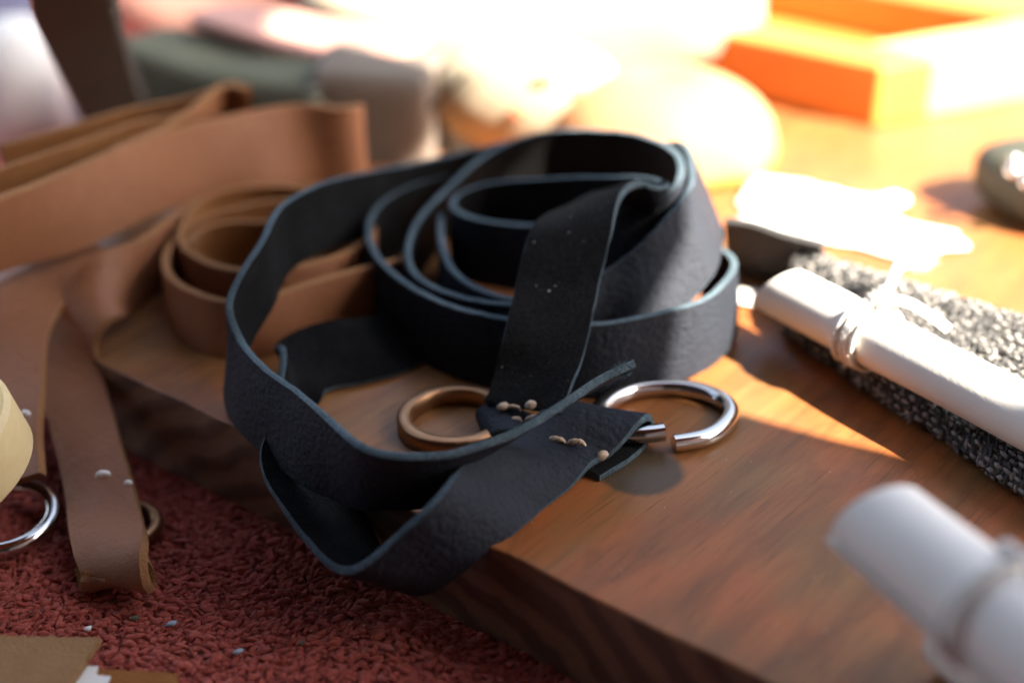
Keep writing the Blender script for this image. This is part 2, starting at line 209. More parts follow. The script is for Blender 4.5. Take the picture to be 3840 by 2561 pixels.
def b_local(x, y): dx, dy = x-BOARD_O.x, y-BOARD_O.y; return (dx*UX+dy*UY, -dx*UY+dy*UX)
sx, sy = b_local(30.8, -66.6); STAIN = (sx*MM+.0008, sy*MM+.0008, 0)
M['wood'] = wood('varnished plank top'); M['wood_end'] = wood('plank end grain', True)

def plain(name, c1, c2, rough, scale=200, bumpd=.0003, bscale=500, **kw):
    m = NT(name); return m.out(m.mix(m.noise(scale, 4), c1, c2), rough, m.bump(m.noise(bscale, 4), bumpd, .6), **kw)
M['rug'] = plain('red rug pile', (.36, .072, .054), (.47, .115, .085), .95, 180, .0006, 1400, Specular_IOR_Level=.1, Sheen_Weight=.15)
M['paper'] = plain('white paper', (.82, .78, .71), (.88, .85, .80), .7, 60, .0001, 900)
M['cord'] = plain('white cotton cord', (.72, .70, .66), (.82, .80, .77), .9, 900, .0004, 2500)
M['thread'] = plain('waxed linen thread', (.36, .25, .17), (.56, .43, .31), .55, 1500, .0002, 2600)
M['nickel'] = NT('polished nickel').out((.72, .70, .68), .10, None, Metallic=1.0)
mm_ = NT('aged copper'); M['copper'] = mm_.out(mm_.mix(mm_.noise(220, 4), (.34, .16, .085), (.46, .27, .14)), mm_.math('ADD', mm_.math('MULTIPLY', mm_.noise(500, 4), .35), .24), mm_.bump(mm_.noise(700, 3), .00008, .5), Metallic=1.0)
M['yarn_dark'] = plain('charcoal yarn', (.035, .036, .037), (.13, .128, .125), .95, 700, .0003, 4000, Specular_IOR_Level=.15)
M['yarn_grey'] = plain('grey yarn', (.19, .185, .175), (.40, .38, .355), .95, 700, .0003, 4000, Specular_IOR_Level=.15)
M['orange'] = plain('orange painted wood', (.62, .17, .025), (.74, .25, .045), .5, 30, .0002, 300)
M['orange_sunlit'] = plain('sunlit orange paint', (.75, .42, .14), (.82, .52, .2), .5, 30, .0002, 300)  # sunlit copy of the tray's orange: sunlight put into the colour
M['cream'] = plain('cream cotton cloth', (.32, .27, .185), (.40, .34, .24), .9, 40, .0006, 120)
M['white'] = plain('white cloth', (.68, .67, .64), (.74, .73, .71), .9, 30, .0004, 150)
M['pink'] = plain('pink leather hide', (.42, .21, .165), (.52, .28, .225), .7, 25, .0004, 300)
M['green'] = plain('moss green felt', (.070, .072, .042), (.125, .125, .08), .95, 60, .0008, 600)
M['taupe'] = plain('taupe felt', (.10, .078, .062), (.18, .148, .12), .95, 40, .0008, 600)
M['dark_brown'] = plain('dark brown leather', (.030, .020, .013), (.055, .038, .026), .6, 60, .0004, 600)
M['charcoal'] = plain('charcoal suede', (.03, .029, .028), (.06, .058, .056), .9, 300, .0004, 1500)
M['olive'] = plain('dark olive leather', (.035, .036, .022), (.07, .07, .045), .6, 60, .0003, 600)
M['steel'] = NT('bright steel').out((.8, .8, .8), .2, None, Metallic=1.0)
m_ = NT('pale turned wood'); M['pale_wood'] = m_.out(m_.mix(m_.noise(1., 4, src=m_.mapping(scale=(60, 300, 300))), (.62, .44, .20), (.74, .58, .31)), .5)
M['pale_top'] = plain('yellow pale wood face', (.68, .50, .19), (.76, .58, .25), .5, 80)
M['tan_suede'] = suede('tan suede', (.34, .185, .085), (.46, .27, .13), None, .1, (.8, .6, .4))
M['ochre_suede'] = suede('rust suede', (.30, .11, .03), (.48, .20, .06), None, .1, (.8, .6, .4))
m_ = NT('yellow orange peel')
sz = m_.n.new('ShaderNodeSeparateXYZ'); m_.link(m_.co, sz.inputs[0])
M['peel'] = m_.out(m_.mix(m_.ramp(m_.math('ADD', m_.math('MULTIPLY', sz.outputs[2], 22.), m_.noise(40, 3)), [(.50, (0, 0, 0)), (.80, (1, 1, 1))]), (.46, .35, .012), (.42, .21, .09)), .75, m_.bump(m_.vor(700), .0004, .5))
M['red_mark'] = plain('red brown pattern', (.38, .13, .07), (.5, .2, .1), .6)
M['blocker'] = plain('pale plaster', (.55, .52, .48), (.62, .6, .56), .9)  # face of the added sun blocker
M['blue'] = plain('blue cloth', (.05, .10, .30), (.08, .16, .40), .9)
M['navy'] = plain('navy cloth', (.03, .04, .09), (.06, .07, .13), .9)
M['seam'] = plain('pale green yarn', (.16, .18, .15), (.26, .28, .24), .9)
M['nap'] = plain('black nap fibre', (.012, .012, .013), (.05, .05, .052), .95, 3000)
M['dust'] = plain('pale lint', (.6, .6, .58), (.75, .75, .74), .9)
M['pale_blue'] = plain('pale blue sequin', (.25, .32, .42), (.35, .42, .5), .3)  # pale blue of the rug flecks themselves

# ---------------------------------------------------------------- ribbon (a strap of constant width and real thickness)
def spline(P, n):
    P = np.asarray(P, float)
    d = np.r_[0, np.cumsum(np.linalg.norm(np.diff(P[:, :3], axis=0), axis=1)+1e-6)]
    t = np.linspace(0, d[-1], n); out = np.empty((n, P.shape[1])); k = len(P)
    # natural cubic spline
    h = np.diff(d); A = np.zeros((k, k)); A[0, 0] = A[-1, -1] = 1
    for i in range(1, k-1): A[i, i-1] = h[i-1]; A[i, i] = 2*(h[i-1]+h[i]); A[i, i+1] = h[i]
    for c in range(P.shape[1]):
        y = P[:, c]; b = np.zeros(k); b[1:-1] = 6*((y[2:]-y[1:-1])/h[1:]-(y[1:-1]-y[:-2])/h[:-1])
        m = np.linalg.solve(A, b); i = np.clip(np.searchsorted(d, t, 'right')-1, 0, k-2); u = t-d[i]; H = h[i]
        out[:, c] = (m[i]*(H-u)**3+m[i+1]*u**3)/(6*H)+(y[i]/H-m[i]*H/6)*(H-u)+(y[i+1]/H-m[i+1]*H/6)*u
    return out, d[-1]
def smooth(a, s):
    if s <= 0: return a
    r = min(int(3*s)+1, len(a)-2); k = np.exp(-.5*(np.arange(-r, r+1)/s)**2); k /= k.sum()
    # reflect about the end points so the ends stay in place
    pa = np.vstack([2*a[0]-a[r:0:-1], a, 2*a[-1]-a[-2:-r-2:-1]])
    return np.column_stack([np.convolve(pa[:, c], k, 'valid') for c in range(a.shape[1])])
def ribbon_frames(st, step=.7, sm=2.2):
    st = np.array(st, float); T, B = st[:, :3], st[:, 3:]; W = np.linalg.norm(T[0]-B[0])
    C0 = (T+B)/2; _, L = spline(C0, 4); n = max(8, int(L/step))
    Q, L = spline(np.hstack([C0, (T-B)/W]), n)
    if n > 12*sm/step: Q = smooth(Q, sm/step)
    c, a = Q[:, :3], Q[:, 3:6]; t = np.gradient(c, axis=0); t /= np.linalg.norm(t, axis=1)[:, None]
    a = a-(a*t).sum(1)[:, None]*t*.6; a /= np.linalg.norm(a, axis=1)[:, None]
    nn = np.cross(t, a); nn /= np.linalg.norm(nn, axis=1)[:, None]
    return c, a, t, nn, W
def ribbon(name, st, mats, parent, th=1.9, step=.7, sm=2.2, curl=.25, rough_edge=.055, taper=None):
    """mats = grain, edge, flesh; flesh lies on the +normal side"""
    c, a, t, nn, W = ribbon_frames(st, step, sm); n = len(c); h = W/2; b = .35; k = 6
    prof = [(-h, .5, 1), (-h, 0, 1)] ; mids = np.linspace(-1, 1, k+1)
    pts = []; mat = []
    for m in mids: pts.append((m*(h-.12), th/2)); mat.append(2)
    mat[-1] = 1
    pts += [(h, .25*th), (h, -.2*th)]; mat += [1, 1]
    for m in mids[::-1]: pts.append((m*(h-b), -th/2)); mat.append(0)
    mat[-1] = 1
    pts += [(-h, -.2*th), (-h, .25*th)]; mat += [1, 1]
    # the face between profile point i and i+1 takes mat[i]; rounding strip on the grain side belongs to the grain
    K = len(pts); V = np.empty((n, K, 3)); s = np.arange(n)
    def wob(seed, amp, sc): return amp*smooth(np.random.default_rng(seed).normal(size=(n, 1)), sc)[:, 0]*math.sqrt(sc)*1.9
    seed = abs(hash(len(st)*31+int(W*10))) % 1000
    e1, e2 = wob(seed+1, rough_edge, 1.1), wob(seed+2, rough_edge, 1.1); wv = wob(seed+3, .12, 9)
    for i, (x, z) in enumerate(pts):
        xx = x+(e1 if x > 0 else -e2)*(abs(x)/h)**4; zz = z+curl*((x/h)**2-.4)+wv*(x/h)
        V[:, i] = c+a*np.reshape(xx, (-1, 1))+nn*np.reshape(zz, (-1, 1))
    F = []; FM = []
    for j in range(n-1):
        for i in range(K):
            i2 = (i+1) % K; F.append((j*K+i, (j+1)*K+i, (j+1)*K+i2, j*K+i2)); FM.append(mat[i])
    V = V.reshape(-1, 3)
    for j, rev in ((0, False), (n-1, True)):       # square cut ends: quads between the two sides
        for i in range(k):
            q = (j*K+i, j*K+i+1, j*K+(k+3)+(k-i-1), j*K+(k+3)+(k-i)); F.append(q if not rev else q[::-1]); FM.append(1)
        for tri in (((k, k+1, k+2, k+3)), ((2*k+3, 2*k+4, 2*k+5, 0))):
            q = tuple(j*K+x for x in tri); F.append(q if not rev else q[::-1]); FM.append(1)
    o = mesh_obj(name, V, F, mats, parent, FM); auto_smooth(o, 35)
    return o
def fibres(name, segs, mat, parent, count, length=(.25, .7), wid=.05, seed=1):
    """short lint standing off cut edges and suede: thin blades"""
    r = np.random.default_rng(seed); V = []; F = []
    for st, lo, hi, mode, frac, th in segs:
        c, a, t, nn, W = ribbon_frames(st); n = len(c)
        for _ in range(int(count*frac)):
            j = r.integers(int(lo*n), max(int(lo*n)+1, int(hi*n)-1)); s = r.choice([-1, 1])
            if mode == 'top': s = 1
            if mode == 'flesh': x = r.uniform(-1, 1)*W/2; base = c[j]+a[j]*x+nn[j]*(th/2); out = nn[j]
            else: base = c[j]+a[j]*s*W/2+nn[j]*r.uniform(-.4, .5)*th; out = a[j]*s
            d = out+r.normal(size=3)*.75; d /= np.linalg.norm(d); L = r.uniform(*length)*(1+2*(r.random() < .03))
            sd = np.cross(d, r.normal(size=3)); sd /= np.linalg.norm(sd); mid = base+d*L*.5+r.normal(size=3)*L*.15; tip = mid+(d+r.normal(size=3)*.5)*L*.5
            q = len(V); V += [base-sd*wid/2, base+sd*wid/2, mid+sd*wid/2, mid-sd*wid/2, tip]
            F += [(q, q+1, q+2, q+3), (q+3, q+2, q+4)]
    o = mesh_obj(name, V, F, mat, parent, smooth=False); return tag(o, kind='stuff')
def tube(pts, rad, n=10, caps=True, closed=False):
    P = np.array(pts, float); t = np.gradient(P, axis=0)
    if closed: t = np.roll(P, -1, 0)-np.roll(P, 1, 0)
    t /= np.linalg.norm(t, axis=1)[:, None]
    ref = np.array([0, 0, 1.]); V = []; F = []; r = np.broadcast_to(np.asarray(rad, float), (len(P),))
    u = np.cross(t[0], ref); u = u if np.linalg.norm(u) > .1 else np.cross(t[0], [1, 0, 0.]); u /= np.linalg.norm(u)
    for i in range(len(P)):
        u = u-(u@t[i])*t[i]; u /= np.linalg.norm(u); v = np.cross(t[i], u)
        for k in range(n): A = 2*math.pi*k/n; V.append(P[i]+r[i]*(u*math.cos(A)+v*math.sin(A)))
    m = len(P)
    for i in range(m if closed else m-1):
        j = (i+1) % m
        for k in range(n): F.append((i*n+k, i*n+(k+1) % n, j*n+(k+1) % n, j*n+k))
    if caps and not closed: F.append(tuple(range(n))[::-1]); F.append(tuple((m-1)*n+k for k in range(n)))
    return V, F
def sub(pts, n): return spline(np.array(pts, float), n)[0]
def blob(c, r, axis=(1, 0, 0), nu=10, nv=7, noise=0., seed=0):
    """ellipsoid with radii r = (along axis, side, up)"""
    R = np.random.default_rng(seed); x = np.array(axis, float); x /= np.linalg.norm(x); z = np.array([0, 0, 1.]); y = np.cross(z, x); y /= np.linalg.norm(y); z = np.cross(x, y)
    V = []; F = []
    for i in range(nv+1):
        ph = math.pi*i/nv
        for k in range(nu):
            A = 2*math.pi*k/nu; s = 1+noise*R.normal()
            V.append(np.array(c)+x*r[0]*math.cos(ph)*s+y*r[1]*math.sin(ph)*math.cos(A)*s+z*r[2]*math.sin(ph)*math.sin(A)*s)
    for i in range(nv):
        for k in range(nu): F.append((i*nu+k, i*nu+(k+1) % nu, (i+1)*nu+(k+1) % nu, (i+1)*nu+k))
    return V, F
def loft(rings, cap=True):
    n = len(rings[0]); V = [p for r in rings for p in r]; F = []
    for i in range(len(rings)-1):
        for k in range(n): F.append((i*n+k, i*n+(k+1) % n, (i+1)*n+(k+1) % n, (i+1)*n+k))
    if cap: F.append(tuple(range(n))[::-1]); F.append(tuple((len(rings)-1)*n+k for k in range(n)))
    return V, F
def join(parts):
    V = []; F = []
    for v, f in parts:
        q = len(V); V += list(v); F += [tuple(i+q for i in ff) for ff in f]
    return V, F
def box_bevel(name, sx, sy, sz, mats, parent, bevel, seg=3):
    bm = bmesh.new(); bmesh.ops.create_cube(bm, size=1)
    for v in bm.verts: v.co = Vector((v.co.x*sx, v.co.y*sy, (v.co.z+.5)*sz))*MM
    bmesh.ops.bevel(bm, geom=list(bm.edges), offset=bevel*MM, segments=seg, affect='EDGES', profile=.6)
    me = bpy.data.meshes.new(name); bm.to_mesh(me); bm.free(); me.materials.append(mats)
    for p in me.polygons: p.use_smooth = True
    o = bpy.data.objects.new(name, me); COL.objects.link(o)
    if parent: o.parent = parent
    return o

RUG_Z = -26.0
# ================================================================ the setting
# ground sheet under the rug
gv, gf = [(-900, -500, RUG_Z-.4), (1200, -500, RUG_Z-.4), (1200, 1200, RUG_Z-.4), (-900, 1200, RUG_Z-.4)], [(0, 1, 2, 3)]
rug_base = tag(mesh_obj('rug', gv, gf, M['rug']), kind='structure')
def make_pile():
    """loops of the rug's pile in slightly wavy rows"""
    nu, nv = 7, 4; base = []
    for i in range(nv+1):
        ph = math.pi*i/nv
        for k in range(nu): A = 2*math.pi*k/nu; base.append((math.cos(ph), math.sin(ph)*math.cos(A), math.sin(ph)*math.sin(A)))
    base = np.array(base); fb = []
    for i in range(nv):
        for k in range(nu): fb.append((i*nu+k, i*nu+(k+1) % nu, (i+1)*nu+(k+1) % nu, (i+1)*nu+k))
    fb = np.array(fb); V = []; F = []; q = 0; sp = 1.75
    pos = []
    for iy in range(-100, 80):
        for ix in range(-165, 105):
            x = ix*sp+(iy % 2)*sp*.5; y = iy*sp*.95
            x, y = x*.94-y*.34, x*.34+y*.94
            if not (-215 < x < 95 and -150 < y < 80): continue
            lx, ly = b_local(x, y)
            if ly > 6 or ly < -150: continue
            pos.append((x, y))
    for x, y in pos:
        r = RNG.normal(size=6); L = 1.45+.35*r[0]; wd = .8+.16*r[1]
        yaw = .35+.5*r[2]+math.sin(x*.09)*.4; ca, sa = math.cos(yaw), math.sin(yaw)
        p = base*np.array([L, wd, wd*.95]); pit = .25*r[3]; cp, sp_ = math.cos(pit), math.sin(pit)
        p = np.column_stack([p[:, 0]*cp-p[:, 2]*sp_, p[:, 1], p[:, 0]*sp_+p[:, 2]*cp])
        p = np.column_stack([p[:, 0]*ca-p[:, 1]*sa, p[:, 0]*sa+p[:, 1]*ca, p[:, 2]])
        p += np.array([x+.25*r[4], y+.25*r[5], RUG_Z+.2+.35*math.sin(x*.13+y*.07)+.25*r[0]])
        p += RNG.normal(size=p.shape)*.22
        V.append(p); F.append(fb+q); q += len(base)
    R = np.random.default_rng(21); HV = []; HF = []; P_ = np.array(pos)
    for _ in range(60000):
        x, y = P_[R.integers(len(P_))]+R.normal(size=2)*1.1; b_ = np.array((x, y, RUG_Z+.8+R.uniform(0, .6))); d_ = np.array((R.normal()*.7, R.normal()*.7, .5)); d_ /= np.linalg.norm(d_); t_ = b_+d_*R.uniform(.6, 2.0)
        s_ = np.cross(d_, R.normal(size=3)); s_ /= np.linalg.norm(s_); k = len(HV); HV += [b_-s_*.07, b_+s_*.07, t_]; HF.append((k, k+1, k+2))
    tag(mesh_obj('pile_fibres', HV, HF, M['rug'], rug_base, smooth=False), kind='stuff')
    o = mesh_obj('pile', np.vstack(V), np.vstack(F), M['rug'], rug_base); return tag(o, kind='stuff')
make_pile()

# the thick plank
plank = empty('wooden_plank', (BOARD_O.x, BOARD_O.y, 0)); plank.rotation_euler = (0, 0, math.atan2(UY, UX))
tag(plank, 'thick varnished orange brown wooden plank lying on the red rug under the black strap', 'plank')
def make_plank():
    x0, x1, y0, y1, zt, zb = -215, 420, 0, 640, 0, RUG_Z+.6
    bm = bmesh.new(); bmesh.ops.create_cube(bm, size=1)
    for v in bm.verts: v.co = Vector((x0 if v.co.x < 0 else x1, y0 if v.co.y < 0 else y1, zb if v.co.z < 0 else zt))*MM
    bmesh.ops.subdivide_edges(bm, edges=[e for e in bm.edges if abs((e.verts[0].co-e.verts[1].co).x) > .3], cuts=90)
    be = [e for e in bm.edges if all(v.co.z > -1e-5 and v.co.y < 1e-5 for v in e.verts) or all(v.co.z > -1e-5 and v.co.x < x0*MM+1e-5 for v in e.verts) or all(v.co.y < 1e-5 and v.co.x < x0*MM+1e-5 for v in e.verts)]
    bmesh.ops.bevel(bm, geom=be, offset=.9*MM, segments=3, affect='EDGES', profile=.5)
    for v in bm.verts:      # hand-worked edge: slightly uneven
        if v.co.y < .004:
            v.co.z += .00025*math.sin(v.co.x*150)*(1 if v.co.z > -.005 else 0); v.co.y += .0004*math.sin(v.co.x*71+1)+.00025*math.sin(v.co.x*230)
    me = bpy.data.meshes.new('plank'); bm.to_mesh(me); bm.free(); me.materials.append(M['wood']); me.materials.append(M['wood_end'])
    for p in me.polygons:
        p.use_smooth = True; p.material_index = 1 if p.normal.z < .6 else 0
    o = bpy.data.objects.new('plank_board', me); COL.objects.link(o); o.parent = plank; auto_smooth(o, 60)
make_plank()

# added sun blocker out of the picture, its outline cut to shape the sunlight
L_ = 520.; AZV = np.array([math.cos(SUN_AZ), math.sin(SUN_AZ)]); DV = np.array([math.sin(SUN_AZ), -math.cos(SUN_AZ)])
def panel(name, outline, th=1.5):
    """added upright board blocking the sun: outline in (sideways, across-the-beam) millimetres"""
    ce = math.cos(SUN_EL); te = math.tan(SUN_EL); rings = []
    for s_ in (0, th):
        rings.append([(*(AZV*(L_+s_)+DV*d_), max(RUG_Z, e_/ce+L_*te)) for d_, e_ in outline])
    V, F = loft(rings); return tag(mesh_obj(name, V, F, M['blocker'], smooth=False), kind='structure')
panel('light_blocker', [(6, -900), (1000, -900), (1000, 140), (-116, 140), (-114, 74), (-98, 66), (-57, 38), (-51, 32), (-25, 6), (-20, -2), (0, -14), (3, -26), (6, -40)])
# unseen sheet added overhead to block part of the sky light
aw = box_bevel('sky_blocker', 1500, 760, 12, M['charcoal'], None, 3); aw.location = Vector((-330, -420, 560))*MM; tag(aw, kind='structure')
bw = box_bevel('light_blocker', 1500, 14, 586, M['charcoal'], None, 3); bw.location = Vector((-330, -780, RUG_Z))*MM; tag(bw, kind='structure')  # added dark board behind the camera to cut fill light
lw = box_bevel('light_blocker', 14, 560, 586, M['charcoal'], None, 3); lw.location = Vector((-760, -490, RUG_Z))*MM; tag(lw, kind='structure')  # added dark board at the front left to cut fill light

# ================================================================ the black strap
BLK = [M['black_grain'], M['black_edge'], M['black_flesh']]
strap = tag(empty('leather_strap', (10, 20, 0)), 'long black leather strap with suede back and blue cut edges, loosely coiled on the plank', 'strap')
tag(ribbon('strap_coil', RIB['strap_coil'], BLK, strap), 'coiled length with pebbled grain outside and suede inside')
ribbon('strap_outer_turn', RIB['strap_outer_turn'], BLK, strap)
ribbon('strap_inner_turn', RIB['strap_inner_turn'], BLK, strap)
ribbon('strap_front_loop', RIB['strap_front_loop'], BLK, strap, sm=1.5)
# leather loop that holds the copper ring (folded under the stitched end)
loop_st = []
for (x, z, a_) in [(8, 2.4, 0), (4.6, 4.4, 0), (1.5, 6.0, 0), (-2, 6.3, 0), (-5.4, 5.4, 0), (-6.6, 3.2, 0), (-5, 1.2, 0), (2, .9, 0), (9, .9, 0)]:
    loop_st.append((x-2.6, -45.6, z, x+1.6, -57.5, z))
ribbon('ring_loop', loop_st, BLK, strap, th=1.6, sm=.8)
loose = [(20.5, -62, 12.4, 20.5, -62, 12.4)]
def ring_tube(name, pts, rad, mat, parent, n=18, closed=False):
    V, F = tube(pts, rad, n, closed=closed); o = mesh_obj(name, V, F, mat, parent); auto_smooth(o, 50); return o
rp = sub([(37.2, -56.4, 5.0), (31, -57.2, 4.7), (25, -55.6, 4.2), (21, -50.5, 3.2), (21.4, -43.5, 2.6), (24.8, -37, 2.3), (30.3, -32, 2.3), (38, -29.6, 2.3), (45.8, -30.4, 2.4), (52.3, -34.4, 2.4), (55.6, -41, 2.4), (53.4, -48.4, 2.4), (48, -54.6, 2.4), (39.6, -57.6, 2.4)], 90)
tag(ring_tube('open_ring', rp, 2.25, M['nickel'], strap, 20), 'polished nickel ring with an open gap')
def flat_ring(name, c, ro, ri, h, mat, parent, tilt=(0, 0)):
    prof = [(ri+.25, 0), (ro-.5, 0), (ro, .6), (ro, h-.7), (ro-.6, h), (ri+.5, h), (ri, h-.5), (ri, .4)]; V = []; F = []; n = 72; K = len(prof)
    for i in range(n):
        A = 2*math.pi*i/n
        for r, z in prof:
            x, y = r*math.cos(A), r*math.sin(A); V.append((c[0]+x, c[1]+y, c[2]+z+x*tilt[0]+y*tilt[1]))
    for i in range(n):
        for k in range(K): F.append((i*K+k, ((i+1) % n)*K+k, ((i+1) % n)*K+(k+1) % K, i*K+(k+1) % K))
    o = mesh_obj(name, V, F, mat, parent); auto_smooth(o, 55); return o
tag(flat_ring('copper_ring', (-14.2, -46.2, .15), 14.8, 11.2, 4.6, M['copper'], strap, (.03, .0)), 'aged copper ring held by the stitched suede end')
def stitch(a, b, r, parent, seed=0):
    a, b = np.array(a, float), np.array(b, float); d = b-a
    pts = [a-[0, 0, .5], a+d*.15+[0, 0, .25], a+d*.5+[0, 0, .5], a+d*.85+[0, 0, .3], b-[0, 0, .5]]
    P_ = sub(pts, 18); sd = np.cross(d/np.linalg.norm(d), [0, 0, 1.]); strands = []
    for k in (0, 2.1, 4.2):     # three twisted strands
        q = np.array([P_[i]+.42*r*(sd*math.cos(k+i*.55)+np.array((0, 0, 1.))*math.sin(k+i*.55))*math.sin(math.pi*(i+1)/19) for i in range(18)]); strands.append(tube(q, [.58*r*(.6+.4*math.sin(math.pi*i/17)) for i in range(18)], 7))
    V, F = join(strands); return mesh_obj('stitch', V, F, M['thread'], parent)
def knot(c, r, parent, seed): V, F = blob(c, r, (1, .4, .2), 12, 8, .06, seed); return mesh_obj('stitch_knot', V, F, M['thread'], parent)
knot((-2.3, -50.4, 8.6), (1.6, 1.15, 1.1), strap, 3); stitch((-1.0, -50.6, 8.6), (2.2, -51.7, 8.6), .55, strap)
knot((4.6, -52.6, 10.4), (1.5, 1.2, 1.2), strap, 5)
stitch((-.6, -53.2, 6.2), (2.4, -54.0, 6.8), .75, strap); stitch((3.2, -54.4, 7.2), (7.4, -55.2, 8.4), .7, strap)
stitch((8.6, -61.8, 6.2), (13.0, -63.6, 6.4), .8, strap); stitch((13.2, -63.7, 6.4), (17.6, -65.0, 6.8), .85, strap)
knot((21.6, -65.6, 4.0), (1.6, 1.2, 1.2), strap, 9)
fibres('edge_lint', [(RIB['strap_coil'], 0.0, .26, 'edge', .45, 1.9), (RIB['strap_coil'], .93, 1., 'edge', .2, 1.9), (RIB['strap_front_loop'], .05, .7, 'edge', .35, 1.9)], M['black_edge'], strap, 5200, (.15, .5), .045)
fibres('suede_nap', [(RIB['strap_coil'], .915, .995, 'flesh', .8, 1.9), (RIB['strap_front_loop'], .45, .72, 'flesh', .2, 1.9)], M['nap'], strap, 15000, (.2, .55), .05, 2)
fibres('frayed_end', [(RIB['strap_coil'], 0., .012, 'edge', 1., 2.6)], M['black_edge'], strap, 260, (.5, 1.5), .07, 3)

def lint_ball(name, c, r, n, mat, parent, seed, wid=.07):
    R = np.random.default_rng(seed); V = []; F = []
    for _ in range(n):
        d = R.normal(size=3); d /= np.linalg.norm(d); b = np.array(c)+d*r*R.uniform(.1, .5); t = np.array(c)+d*r*R.uniform(.7, 1.35)+R.normal(size=3)*.4
        s = np.cross(d, R.normal(size=3)); s /= np.linalg.norm(s); q = len(V); m = (b+t)/2+R.normal(size=3)*.3
        V += [b-s*wid, b+s*wid, m+s*wid, m-s*wid, t]; F += [(q, q+1, q+2, q+3), (q+3, q+2, q+4)]
    return tag(mesh_obj(name, V, F, mat, parent, smooth=False), kind='stuff')
tl = np.array(RIB['strap_coil'][0]); lint_ball('frayed_tip', tl[:3]*.9+tl[3:]*.1, 1.9, 420, M['black_edge'], strap, 77, .06)
lint_ball('frayed_tip', tl[:3]*.75+tl[3:]*.25+np.array((.4, 0, 0)), 1.7, 300, M['black_edge'], strap, 78, .06)
# ================================================================ brown straps
BRN = [M['brown_grain'], M['brown_edge'], M['brown_flesh']]
def brown(name, parts, label, **kw):
    t = tag(empty(name, tuple(np.array(RIB[parts[0][1]][0][:3]))), label, 'strap', 'brown leather straps left of the black strap')
    for nm, key in parts: ribbon(nm, RIB[key], BRN, t, th=2.4, step=1.2, sm=3.5, **kw)
    return t
brown('brown_leather_strap', [('strap_band', 'brown_band')], 'brown leather strap bent back on itself, lying on top of the pile of straps')
brown('brown_leather_strap', [('strap_band', 'brown_fold')], 'brown leather strap with a pointed fold, behind the top band of the brown pile')
brown('brown_leather_strap', [('strap_coil', 'brown_coil'), ('inner_turn', 'brown_inner')], 'brown leather strap wound in a low coil on the plank behind the black loop')
h1 = brown('brown_leather_strap', [('strap_band', 'brown_hang')], 'brown leather strap with a white stitch hanging over the plank edge to the rug')
h2 = brown('brown_leather_strap', [('strap_band', 'brown_hang_b')], 'brown leather strap with a silver ring, hanging at the left edge of the picture')
V, F = blob((-102.2, -55.0, -8.4), (2.6, 1.0, 1.3), (.8, -.4, .35), noise=.05); mesh_obj('white_stitch', V, F, M['cord'], h1)
V, F = blob((-95.2, -58.5, -8.6), (1.3, .8, .9), (.8, -.4, .35), noise=.05); mesh_obj('white_stitch', V, F, M['cord'], h1)
V, F = blob((-124.0, -41.5, 1.2), (1.7, .9, 1.1), (.8, -.4, .3), noise=.05); mesh_obj('white_stitch', V, F, M['cord'], h2)
ring_tube('copper_ring', [(-99+9*math.cos(a), -57+9*math.sin(a), -22.5) for a in np.linspace(0, 2*math.pi, 40, False)], 1.7, M['copper'], h1, 12, True)
ring_tube('silver_ring', [(-129+12.5*math.cos(a), -56+12.5*math.sin(a), -20.5+1.5*math.sin(a)) for a in np.linspace(0, 2*math.pi, 44, False)], 2.0, M['nickel'], h2, 14, True)

# ================================================================ paper scroll on its tweed wrap
AX0 = np.array((73.0, -1.0, 16.5)); AX1 = np.array((140.2, -96.8, 16.5)); AXD = (AX1-AX0)/np.linalg.norm(AX1-AX0); SIDE = np.cross(AXD, [0, 0, 1.]); SIDE /= np.linalg.norm(SIDE); UPV = np.cross(SIDE, AXD)
def paper_roll(name, a0, a1, r, parent, turns=2.6, slant=0., open_at=None, seed=1, start=1.3):
    a0, a1 = np.array(a0, float), np.array(a1, float); d = a1-a0; L = np.linalg.norm(d); d /= L
    s = np.cross(d, [0, 0, 1.]); s /= np.linalg.norm(s); u = np.cross(s, d); n = int(turns*40); m = 26; R = np.random.default_rng(seed)
    ph = R.uniform(0, 6, 4); V = []; F = []
    for side in (0, 1):
        for j in range(m+1):
            y = L*j/m
            for i in range(n+1):
                A = start+2*math.pi*turns*i/n; rr = r*(1-.105*turns*(1-i/n))-side*.28
                rr += .10*math.sin(3*A+ph[0])+.12*math.sin(y*.09+ph[1])
                if i > n-9 and open_at: rr += ((i-n+9)/9.)**2*1.0*(0.3+.7*min(1, max(0, (y-open_at)/12)))
                yy = y+(slant*(1-j/m)**3*rr*math.sin(A-.35)); V.append(a0+d*yy+rr*(s*math.cos(A)+u*math.sin(A)))
    N = (m+1)*(n+1)
    for j in range(m):
        for i in range(n):
            q = j*(n+1)+i; F.append((q, q+1, q+n+2, q+n+1)); F.append((N+q, N+q+n+1, N+q+n+2, N+q+1))
    for j in range(m):
        for i in (0, n): q = j*(n+1)+i; F.append((q, q+n+1, N+q+n+1, N+q))
    for i in range(n):
        for j in (0, m): q = j*(n+1)+i; F.append((q, q+1, N+q+1, N+q))
    o = mesh_obj(name, V, F, M['paper'], parent); auto_smooth(o, 50); return o
def cord_turns(parent, a0, d, y0, r, k, rad, gap):
    s = np.cross(d, [0, 0, 1.]); s /= np.linalg.norm(s); u = np.cross(s, d); out = []
    for i in range(k):
        pts = [np.array(a0)+d*(y0+i*gap+.9*math.sin(A+i*1.3))+(r+rad*.7)*(s*math.cos(A)+u*math.sin(A)) for A in np.linspace(0, 2*math.pi, 40, False)]
        V, F = tube(pts, rad, 8, closed=True); out.append(mesh_obj('cord_turn', V, F, M['cord'], parent))
    return out
scroll = tag(empty('paper_scroll', AX0-[0, 0, 9]), 'rolled white paper tied with white cord, lying on the grey tweed', 'scroll')
